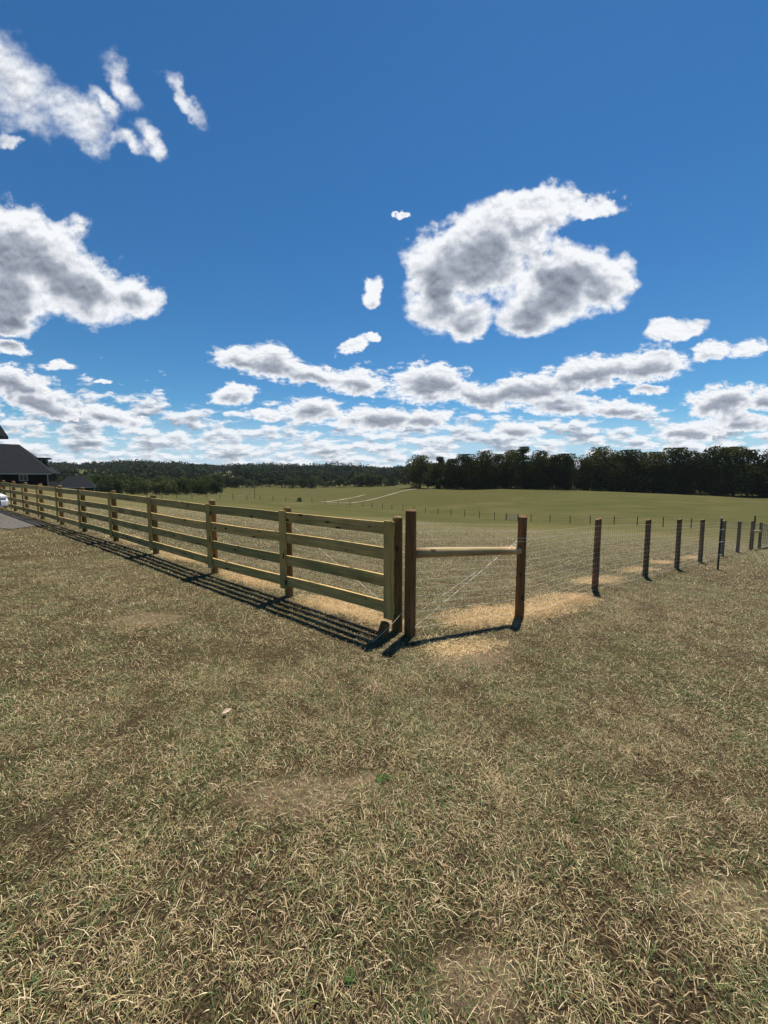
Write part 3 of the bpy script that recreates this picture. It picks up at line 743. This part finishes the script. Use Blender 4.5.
# ------------------------------------------------------------------ trees
def leaf_mat(name, lo, hi, tip):
    m, nt, b = newmat(name); N = nt.nodes.new; L = nt.links.new
    at = N('ShaderNodeAttribute'); at.attribute_name = 'rnd'; oi = N('ShaderNodeObjectInfo')
    a = N('ShaderNodeMath'); a.operation = 'MULTIPLY_ADD'; a.inputs[1].default_value = .45; L(oi.outputs['Random'], a.inputs[0])
    s2 = N('ShaderNodeMath'); s2.operation = 'MULTIPLY'; s2.inputs[1].default_value = .6; L(at.outputs['Fac'], s2.inputs[0]); L(s2.outputs[0], a.inputs[2])
    r = N('ShaderNodeValToRGB'); e = r.color_ramp.elements; e[0].color = (*lo, 1); e[1].color = (*tip, 1); x = e.new(.6); x.color = (*hi, 1)
    L(a.outputs[0], r.inputs[0]); L(r.outputs[0], b.inputs['Base Color']); b.inputs['Roughness'].default_value = .9; b.inputs['Specular IOR Level'].default_value = .03
    tr = N('ShaderNodeBsdfTranslucent'); L(r.outputs[0], tr.inputs[0]); mx = N('ShaderNodeMixShader'); mx.inputs[0].default_value = .25
    L(b.outputs[0], mx.inputs[1]); L(tr.outputs[0], mx.inputs[2]); L(mx.outputs[0], nt.nodes['Material Output'].inputs[0])
    return m
LD = leaf_mat('oak_leaves', (.016, .024, .006), (.050, .062, .016), (.15, .14, .04))
LG = leaf_mat('scrub_leaves', (.030, .045, .014), (.065, .085, .028), (.14, .14, .05))
LM = leaf_mat('mid_leaves', (.020, .034, .014), (.045, .062, .022), (.095, .10, .035))
LF = leaf_mat('far_leaves', (.018, .026, .013), (.034, .046, .020), (.065, .072, .028))
BK = plain('bark', (.045, .036, .028), .95, .1)

def crown(name, H, W, n, leafsz, mat, bottom=.12, seed=0, lobes=18):
    g = np.random.default_rng(seed)
    C = []; Rr = []
    for i in range(lobes):
        t = g.uniform(0, 1)**.8; zc = H*(bottom+.08+(.9-bottom)*t)
        prof_ = math.sin(math.pi*min(1, (t*.80+.17)))**.6
        rad_ = W*.5*prof_*g.uniform(.3, .85); a = g.uniform(0, 6.283)
        C.append((rad_*math.cos(a), rad_*math.sin(a), zc)); Rr.append(W*g.uniform(.13, .24))
    C.append((0, 0, H*.55)); Rr.append(W*.30)
    C = np.array(C); Rr = np.array(Rr)
    w = Rr**2; idx = g.choice(len(C), n, p=w/w.sum())
    d = g.normal(size=(n, 3)); d /= np.linalg.norm(d, axis=1)[:, None]
    rr_ = Rr[idx]*g.uniform(.35, 1.12, n)**.45
    P = C[idx]+d*rr_[:, None]*np.array([1, 1, .85])
    P[:, 2] = np.clip(P[:, 2], H*.02, H*1.02)
    sz = leafsz*g.uniform(.5, 1.3, n)
    nn = d+g.normal(size=(n, 3))*.6; nn /= np.linalg.norm(nn, axis=1)[:, None]
    up = np.where(np.abs(nn[:, 2:3]) > .9, np.array([[1., 0, 0]]), np.array([[0., 0, 1]]))
    a = np.cross(nn, up); a /= np.linalg.norm(a, axis=1)[:, None]; b2 = np.cross(nn, a)
    th_ = g.uniform(0, 6.28, n); ca, sa = np.cos(th_)[:, None], np.sin(th_)[:, None]
    a, b2 = a*ca+b2*sa, -a*sa+b2*ca
    s = sz[:, None]*.5
    V = np.stack([P-a*s, P-b2*s*.8, P+a*s, P+b2*s*.8], 1).reshape(-1, 3)
    F = np.arange(n*4).reshape(-1, 4)
    return npmesh(name, V, F, None, mat, {'rnd': ('FACE', g.uniform(0, 1, n))}), C
def trunk_mesh(H, W, C, seed):
    mb = MB(); rs = random.Random(seed)
    mb.tube((0, 0, -.6), (rs.uniform(-.3, .3), 0, H*.55), W*.028, W*.012, n=8, rings=4, wob=.08)
    for c in C[:9]:
        z0 = H*rs.uniform(.12, .45); mb.tube((0, 0, z0), tuple(c), W*.011, W*.004, n=5, cap=False)
    me = bpy.data.meshes.new('trunk'); me.from_pydata(mb.v, [], mb.f); me.materials.append(BK); return me
protos = {}
for key, H, W, n, ls, mat, bot, lob in [('oakA', 16, 13, 5200, .55, LD, .0, 22), ('oakB', 16, 11, 4800, .55, LD, -.03, 19), ('oakC', 16, 15, 5600, .6, LD, .0, 26), ('oakD', 16, 10, 2600, .5, LD, .22, 13), ('poplar', 16, 8, 3600, .5, LD, .05, 15),
                              ('scrA', 10, 9, 1500, .7, LG, -.1, 15), ('scrB', 10, 11, 1800, .7, LG, -.1, 18), ('midA', 12, 10, 1500, .8, LM, -.1, 15), ('midB', 12, 12, 1700, .8, LM, -.1, 18)]:
    cm, C = crown('crown', H, W, n, ls, mat, bot, seed=len(protos)*7+3, lobes=lob)
    protos[key] = (H, cm, trunk_mesh(H, W, C, len(protos)))
def tree(x, y, h, key, label, group, name='tree', wscale=1.0, sink=.0, rz=None):
    H, cm, tmh = protos[key]; s = h/H
    o = empty(name, (x, y, Z(x, y)-sink), random.uniform(0, 6.28) if rz is None else rz); o.scale = (s*wscale, s*wscale, s)
    tag(o, label, 'tree', group)
    link('crown', cm, o); link('trunk', tmh, o); return o
def at(px, D): return (px-384)/385*1.0*D/1.004
gA = 'trees of the dark wood on the hill'
lbA = 'dark leafy tree among the wood along the right hill crest'
front = [(420,186,15.5,'oakC'),(437,188,12,'oakC'),(453,184,14,'oakB'),(466,182,16,'oakA'),(482,180,17.5,'oakC'),(497,181,15.5,'oakB'),(511,178,17,'oakA'),(524,176,18.5,'poplar'),(538,176,17,'oakC'),
         (553,174,15,'oakB'),(567,172,15.5,'oakA'),(581,170,15,'oakD'),(597,168,18.5,'oakC'),(612,166,15.5,'oakB'),(627,165,17,'oakA'),(643,164,16.5,'oakC'),(657,162,16.5,'oakB'),(672,160,18,'oakA'),(687,158,17,'oakC'),
         (702,156,16,'oakD'),(718,154,19,'oakC'),(734,152,18.5,'oakA'),(748,151,17.5,'oakB'),(763,150,14,'oakD'),(776,150,18.5,'oakC'),(792,148,18,'oakA'),(812,147,17,'oakB'),(835,146,18,'oakC')]
random.seed(21)
for i_, (px, D, h, key) in enumerate(front):
    lb = lbA
    if i_ == 0: lb = 'lone loose-crowned dark tree at the left end of the hill wood'
    tree(at(px, D), D, h, key, lb, gA if i_ else None, rz=random.uniform(0, 6.28), wscale=random.uniform(.95, 1.15))
for px in range(440, 850, 13):
    D = (190-(px-440)*.095)+random.uniform(4, 12)
    tree(at(px+random.uniform(-4, 4), D), D, random.uniform(12.5, 15.5), random.choice(['oakA', 'oakB', 'oakC', 'poplar']), lbA, gA)
for px in range(446, 860, 20):          # third row and low undergrowth, closes the wood
    D = (190-(px-440)*.095)+random.uniform(13, 22)
    tree(at(px, D), D, random.uniform(11.5, 14), random.choice(['oakA', 'oakC']), lbA, gA)
gU = 'undergrowth bushes at the foot of the dark wood'
for px in range(430, 846, 7):
    D = (184-(px-440)*.095)+random.uniform(-1, 3)
    o = tree(at(px+random.uniform(-3, 3), D), D, random.uniform(3.5, 7.5), random.choice(['midA', 'midB']), 'low dark bush at the foot of the hill wood', gU, name='bush', wscale=1.4); o['category'] = 'bush'
gB = 'trees bordering the far side of the valley field'
random.seed(5)
for k, px in enumerate(np.linspace(196, 432, 62)):
    D = random.uniform(318, 350); tall = 9.0+2.4*math.sin(px*.09)+random.uniform(-2.8, 3.0)
    tree(at(px, D), D, tall, random.choice(['midA', 'midB', 'midA', 'scrB']), 'small dark tree in the row bordering the far valley field', gB)
gC = 'bushy green trees beyond the board fence'
for k in range(46):
    t = random.random(); px = 74+t*140+random.uniform(-4, 4); D = random.uniform(190, 300)
    tree(at(px, D), D, random.uniform(8, 11.5)*(1-.15*t), random.choice(['scrA', 'scrB']), 'yellow-green bushy tree in the scrub beyond the board fence', gC)
for k in range(16):
    px = 60+k*10.5+random.uniform(-3, 3); D = random.uniform(172, 190)
    tree(at(px, D), D, random.uniform(5.5, 8), random.choice(['scrA', 'scrB', 'midA']), 'yellow-green bushy tree in the scrub beyond the board fence', gC)
o = tree(at(299, 113), 113, 1.3, 'midB', 'small dark shrub beside the valley fence', None, name='shrub', wscale=1.6); o['category'] = 'shrub'

# far-off woods on the ridges read as one mass
g = np.random.default_rng(3)
PV, nt_ = [], 0
def wood_pts(n, a0, a1, r0, r1):
    a = g.uniform(R(a0), R(a1), n); r = np.sqrt(g.uniform(r0*r0, r1*r1, n)); return np.stack([r*np.sin(a), r*np.cos(a)], 1)
WPt = np.vstack([wood_pts(1700, -52, 12, 430, 760), wood_pts(2600, -52, 12, 760, 1080), wood_pts(900, 12, 58, 420, 700)])
clear = ((np.abs(WPt[:, 0]/WPt[:, 1]+.415) < .035) & (WPt[:, 1] > 400) & (WPt[:, 1] < 870)) | ((np.abs(WPt[:, 0]/WPt[:, 1]+.76) < .06) & (WPt[:, 1] < 760) & (WPt[:, 1] > 400)) | ((np.abs(WPt[:, 0]/WPt[:, 1]+.01) < .02) & (WPt[:, 1] < 625))
WPt = WPt[~clear]; zz = Zs(WPt); n = len(WPt); q = 70
hh = g.uniform(8, 17, n)*(1+.35*np.sin(WPt[:, 0]*.021)*np.sin(WPt[:, 1]*.017))
d = g.normal(size=(n, q, 3)); d /= np.linalg.norm(d, axis=2)[:, :, None]
ctr = np.stack([WPt[:, 0], WPt[:, 1], zz+hh*.52], 1)[:, None]
wd_ = hh*g.uniform(.38, .72, n); sc = np.stack([wd_, wd_, hh*.5], 1)[:, None]
PP = ctr+d*sc*g.uniform(.7, 1.08, (n, q, 1)); nn = d+g.normal(size=d.shape)*.5; nn /= np.linalg.norm(nn, axis=2)[:, :, None]
up = np.array([0.12, .03, 1.0]); a = np.cross(nn, up); a /= np.linalg.norm(a, axis=2)[:, :, None]; b2 = np.cross(nn, a)
s = (g.uniform(.8, 1.9, (n, q, 1)))
VV = np.stack([PP-a*s, PP-b2*s, PP+a*s, PP+b2*s], 2).reshape(-1, 3)
fw = link('distant_woods', npmesh('distant_woods', VV, np.arange(len(VV)).reshape(-1, 4), None, LF, {'rnd': ('FACE', np.repeat(g.uniform(0, 1, n), q)*.7+.3*g.uniform(0, 1, n*q))}))
tag(fw, kind='stuff')

# ------------------------------------------------------------------ haze
hz_ = bpy.data.materials.new('haze'); hz_.use_nodes = True; nt = hz_.node_tree; nt.nodes.clear()
pv = nt.nodes.new('ShaderNodeVolumePrincipled'); pv.inputs['Color'].default_value = (.80, .88, 1, 1); pv.inputs['Density'].default_value = .00005; pv.inputs['Anisotropy'].default_value = .2
ho = nt.nodes.new('ShaderNodeOutputMaterial'); nt.links.new(pv.outputs[0], ho.inputs['Volume'])
hb = MB().box(-3700, 3700, -3700, 3700, float(z.min())-1.0, 75).build('haze', hz_); tag(hb, kind='stuff')

# ------------------------------------------------------------------ sky: Nishita plus procedural cumulus placed by direction (u = x/y, v = z/y)
SUN_EL, SUN_AZ = 65.5, 25.0
world = bpy.data.worlds.new('World'); scene.world = world; world.use_nodes = True
nt = world.node_tree; nt.nodes.clear(); N = nt.nodes.new; L = nt.links.new
sky = N('ShaderNodeTexSky'); sky.sky_type = 'NISHITA'; sky.sun_disc = False; sky.sun_elevation = R(SUN_EL); sky.sun_rotation = R(SUN_AZ)
sky.altitude = 300; sky.air_density = 1.0; sky.dust_density = .05; sky.ozone_density = 1.5
BL = [(-0.865,0.923,0.1331,0.073,-30),(-0.745,0.871,0.1605,0.0639,-32),(-0.919,0.988,0.0899,0.0962,0),(-0.629,0.813,0.0753,0.0323,-38),(-0.911,0.802,0.0485,0.0224,-20),(-0.622,0.94,0.0957,0.0364,-62),(-0.665,0.897,0.0534,0.0245,-50),(-0.474,0.89,0.1068,0.0245,-52),(-0.57,0.804,0.0538,0.0274,-65),(-0.883,0.559,0.1928,0.1174,-10),(-0.728,0.488,0.1386,0.0899,-25),(-0.606,0.46,0.0723,0.0638,-40),(-0.941,0.453,0.1947,0.0692,-10),(-0.94,0.381,0.084,0.0377,-10),(-0.945,0.32,0.0676,0.0218,-5),(-0.823,0.279,0.0565,0.0165,0),(-0.706,0.249,0.0255,0.0083,0),(0.199,0.559,0.1818,0.1148,28),(0.139,0.46,0.1001,0.1169,-15),(0.215,0.398,0.0727,0.0537,0),(0.356,0.639,0.164,0.0719,5),(0.502,0.66,0.0873,0.0333,8),(0.449,0.465,0.1723,0.0956,22),(0.352,0.388,0.0951,0.0485,5),(0.541,0.465,0.0778,0.0637,0),(0.25,0.53,0.13,0.09,20),(-0.03,0.469,0.0417,0.0292,50),(0.041,0.642,0.0273,0.0128,30),(-0.08,0.325,0.0507,0.0218,15),(-0.03,0.342,0.0225,0.0136,0),(-0.35,0.303,0.0959,0.0437,-10),(-0.282,0.291,0.0847,0.0548,-20),(-0.187,0.262,0.1246,0.0358,-12),(-0.066,0.242,0.0907,0.0415,0),(0.116,0.24,0.1248,0.0636,0),(0.244,0.207,0.1138,0.0389,-10),(0.37,0.222,0.1705,0.0472,4),(0.521,0.262,0.1698,0.0496,14),(0.665,0.291,0.1242,0.0521,5),(0.461,0.18,0.1255,0.0307,0),(-0.378,0.207,0.074,0.0306,5),(-0.183,0.17,0.097,0.0364,0),(-0.304,0.158,0.0514,0.0196,0),(0.003,0.147,0.1716,0.0366,0),(0.105,0.147,0.0858,0.0281,0),(0.728,0.369,0.0953,0.027,8),(0.824,0.325,0.0563,0.03,8),(0.919,0.33,0.0619,0.0245,8),(0.867,0.197,0.1196,0.0502,8),(0.601,0.173,0.1084,0.028,0),(0.674,0.227,0.0625,0.0166,0),(0.968,0.202,0.0512,0.0334,0),(0.922,0.147,0.1144,0.0281,0),(-0.948,0.235,0.1703,0.0498,-14),(-0.875,0.185,0.171,0.0335,-14),(-0.699,0.158,0.1314,0.0281,-12),(0.335,0.122,0.086,0.0254,0),(0.784,0.117,0.1147,0.0283,0),(.40,.515,.15,.085,10),(-.80,.50,.20,.11,-15),(-.86,.88,.13,.08,-25)]
def blob_group():
    gr = bpy.data.node_groups.new('cloud_field', 'ShaderNodeTree')
    gr.interface.new_socket('P', in_out='INPUT', socket_type='NodeSocketVector')
    gr.interface.new_socket('F', in_out='OUTPUT', socket_type='NodeSocketFloat')
    gi = gr.nodes.new('NodeGroupInput'); go = gr.nodes.new('NodeGroupOutput'); acc = None
    sx = gr.nodes.new('ShaderNodeSeparateXYZ'); gr.links.new(gi.outputs[0], sx.inputs[0])
    for (u, v, ru, rv, rot) in BL:
        m = gr.nodes.new('ShaderNodeMapping'); m.vector_type = 'TEXTURE'
        m.inputs['Location'].default_value = (u, v, 0); m.inputs['Rotation'].default_value = (0, 0, R(rot)); m.inputs['Scale'].default_value = (ru, rv, 1e9)
        cx = gr.nodes.new('ShaderNodeCombineXYZ'); gr.links.new(sx.outputs[0], cx.inputs[0]); gr.links.new(sx.outputs[1], cx.inputs[1])
        if acc is not None: gr.links.new(acc, cx.inputs[2])      # keeps the chain sequential (small shader stack)
        gr.links.new(cx.outputs[0], m.inputs[0]); l = gr.nodes.new('ShaderNodeVectorMath'); l.operation = 'LENGTH'; gr.links.new(m.outputs[0], l.inputs[0])
        if acc is None: acc = l.outputs['Value']
        else:
            s = gr.nodes.new('ShaderNodeMath'); s.operation = 'SMOOTH_MIN'; s.inputs[2].default_value = .30
            gr.links.new(acc, s.inputs[0]); gr.links.new(l.outputs['Value'], s.inputs[1]); acc = s.outputs[0]
    s = gr.nodes.new('ShaderNodeMath'); s.operation = 'SUBTRACT'; s.inputs[0].default_value = 1.0; gr.links.new(acc, s.inputs[1]); gr.links.new(s.outputs[0], go.inputs[0])
    return gr
tc = N('ShaderNodeTexCoord'); sp = N('ShaderNodeSeparateXYZ'); L(tc.outputs['Generated'], sp.inputs[0])
ysafe = math_('MAXIMUM', sp.outputs[1], .08)
u_ = math_('DIVIDE', sp.outputs[0], ysafe); v_ = math_('DIVIDE', sp.outputs[2], ysafe)
cp = N('ShaderNodeCombineXYZ'); L(u_, cp.inputs[0]); L(v_, cp.inputs[1])
def vm(op, a, bb):
    m = N('ShaderNodeVectorMath'); m.operation = op
    for s, i_ in ((a, 0), (bb, 1)):
        if isinstance(s, tuple): m.inputs[i_].default_value = s
        elif op == 'SCALE' and i_ == 1: (L(s, m.inputs['Scale']) if not isinstance(s, (int, float)) else setattr(m.inputs['Scale'], 'default_value', s))
        else: L(s, m.inputs[i_])
    return m.outputs[0]
def noisec(scale, vec, detail=4, rough=.55, color=False):
    n = N('ShaderNodeTexNoise'); n.inputs['Scale'].default_value = scale; n.inputs['Detail'].default_value = detail; n.inputs['Roughness'].default_value = rough
    L(vec, n.inputs['Vector']); return n.outputs['Color' if color else 'Fac']
# features shrink towards the horizon: stretch the noise domain there
persp = math_('ADD', math_('MULTIPLY', math_('MAXIMUM', v_, .0), 1.35), .12, clamp=True)
warp = vm('SCALE', vm('SUBTRACT', noisec(7.0, cp.outputs[0], 5, .62, True), (.5, .5, .5)), math_('MULTIPLY', persp, .15))
p1 = vm('ADD', cp.outputs[0], warp)
cf = blob_group()
def field_(p):
    gnode = N('ShaderNodeGroup'); gnode.node_tree = cf; L(p, gnode.inputs[0]); return gnode.outputs[0]
def mixf(f, a, bb):
    m = N('ShaderNodeMix'); m.data_type = 'FLOAT'; L(f, m.inputs[0]); L(a, m.inputs[2]); L(bb, m.inputs[3]); return m.outputs[0]
F0 = field_(p1)
upo = vm('SCALE', (.012, .060, 0), persp)
F1 = field_(vm('ADD', p1, upo))
ny_ = N('ShaderNodeCombineXYZ'); L(u_, ny_.inputs[0]); L(math_('MULTIPLY', v_, 1.2), ny_.inputs[1])
lowv = N('ShaderNodeCombineXYZ'); L(u_, lowv.inputs[0]); L(math_('MULTIPLY', v_, 1.9), lowv.inputs[1])
wlow = smooth(v_, .42, .28)
def fbm(off, det=7):
    n1 = noisec(9.0, vm('ADD', ny_.outputs[0], (off*.2, off, 0)) if off else ny_.outputs[0], det, .57)
    n2 = noisec(24, vm('ADD', lowv.outputs[0], (off*.15, off*.6, 0)) if off else lowv.outputs[0], det, .66)
    return mixf(wlow, n1, n2)
fb = fbm(0.0); fb2 = fbm(.013, 5)
wisp = smooth(v_, .68, .85)
dens = math_('ADD', math_('MULTIPLY', math_('SUBTRACT', fb, .5), math_('SUBTRACT', 1.9, math_('MULTIPLY', wisp, .5))), math_('MULTIPLY', math_('MINIMUM', F0, .8), math_('SUBTRACT', 1.25, math_('MULTIPLY', wisp, .35))))
# horizon pack of small far cumulus
hv = N('ShaderNodeCombineXYZ'); L(math_('MULTIPLY', u_, 5.0), hv.inputs[0])
L(math_('MULTIPLY', math_('POWER', math_('MAXIMUM', v_, .004), .75), 11.5), hv.inputs[1])
hn = noisec(2.2, hv.outputs[0], 7, .60); hn2 = noisec(2.2, vm('ADD', hv.outputs[0], (.03, .17, 0)), 5, .60)
left = smooth(u_, -.30, -.95)
hd = math_('ADD', math_('MULTIPLY', math_('SUBTRACT', hn, .5), 3.6), math_('MULTIPLY', math_('SUBTRACT', math_('ADD', .166, math_('MULTIPLY', left, .09)), v_), 6.0))
hd = math_('MINIMUM', hd, math_('ADD', math_('MULTIPLY', math_('SUBTRACT', hn, .5), 3.6), .34))
a1m = N('ShaderNodeMapRange'); a1m.interpolation_type = 'SMOOTHSTEP'; L(dens, a1m.inputs[0]); a1m.inputs[1].default_value = .04; L(math_('ADD', .46, math_('MULTIPLY', wisp, .4)), a1m.inputs[2]); a1 = a1m.outputs[0]; a2 = math_('MULTIPLY', smooth(hd, .0, .42), .92)
alpha = math_('MAXIMUM', a1, a2)
alpha = math_('MULTIPLY', alpha, smooth(sp.outputs[1], .1, .2))
relief = math_('MULTIPLY', math_('SUBTRACT', fb, fb2), math_('SUBTRACT', 1.9, math_('MULTIPLY', wlow, 1.0)))
up_ = math_('ADD', math_('MINIMUM', F1, .8), math_('MULTIPLY', math_('SUBTRACT', fb, .5), .4))
shade = math_('MULTIPLY', smooth(up_, -.05, .62), smooth(dens, .30, 1.0))
shade = math_('MULTIPLY', shade, math_('SUBTRACT', .58, math_('MULTIPLY', wisp, .36)))
lum1 = math_('ADD', math_('SUBTRACT', 1.0, shade), relief)
hd2 = math_('ADD', hd, math_('MULTIPLY', math_('SUBTRACT', hn2, hn), 3.6))
lum2 = math_('ADD', math_('SUBTRACT', .95, math_('MULTIPLY', smooth(hd2, .1, 1.1), .42)), math_('MULTIPLY', math_('SUBTRACT', hn, hn2), 1.2))
isl = math_('GREATER_THAN', a2, a1)
lum = mixf(isl, lum1, lum2)
lum = math_('MINIMUM', math_('MAXIMUM', lum, .25), 1.0)
cc = N('ShaderNodeValToRGB'); e = cc.color_ramp.elements
e[0].position = .2; e[0].color = (.15, .175, .23, 1); e[1].position = 1.0; e[1].color = (.93, .95, .98, 1); x = e.new(.62); x.color = (.42, .46, .54, 1)
L(lum, cc.inputs[0])
CLOUD_K = 10.3; SKY_K = .066
cs = N('ShaderNodeVectorMath'); cs.operation = 'SCALE'; L(cc.outputs[0], cs.inputs[0]); cs.inputs['Scale'].default_value = CLOUD_K
hs = N('ShaderNodeHueSaturation'); hs.inputs['Saturation'].default_value = 1.22; L(sky.outputs[0], hs.inputs['Color'])
skyt = mixc(1.0, hs.outputs[0], (.53, .87, 1.0), 'MULTIPLY')
skyt = mixc(smooth(v_, .20, -.03), skyt, (5.4, 6.9, 8.7))
fin = mixc(alpha, skyt, cs.outputs[0])
bg = N('ShaderNodeBackground'); L(fin, bg.inputs[0]); bg.inputs[1].default_value = SKY_K
wo = N('ShaderNodeOutputWorld'); L(bg.outputs[0], wo.inputs[0])
world.cycles.sampling_method = 'NONE'

sun = bpy.data.lights.new('sun', 'SUN'); sun.energy = 5.0; sun.angle = R(.5); sun.color = (1, .95, .87)
so_ = bpy.data.objects.new('sun', sun); col.objects.link(so_)
S_ = Vector((math.sin(R(SUN_AZ))*math.cos(R(SUN_EL)), math.cos(R(SUN_AZ))*math.cos(R(SUN_EL)), math.sin(R(SUN_EL))))
so_.rotation_euler = S_.to_track_quat('Z', 'Y').to_euler(); so_.location = (0, 0, 50)

cam = bpy.data.cameras.new('camera'); co = bpy.data.objects.new('camera', cam); col.objects.link(co); scene.camera = co
cam.sensor_fit = 'HORIZONTAL'; cam.sensor_width = 36; cam.lens = 36*385/768; cam.clip_start = .05; cam.clip_end = 9000
co.location = (0, 0, H0); co.rotation_euler = (R(90-5.05), 0, 0)

scene.view_settings.view_transform = 'Standard'; scene.view_settings.look = 'None'; scene.view_settings.gamma = 1; scene.view_settings.exposure = .56
scene.cycles.max_bounces = 4; scene.cycles.diffuse_bounces = 2; scene.cycles.transparent_max_bounces = 4
scene.cycles.use_denoising = True; scene.cycles.use_adaptive_sampling = True; scene.cycles.adaptive_threshold = .015
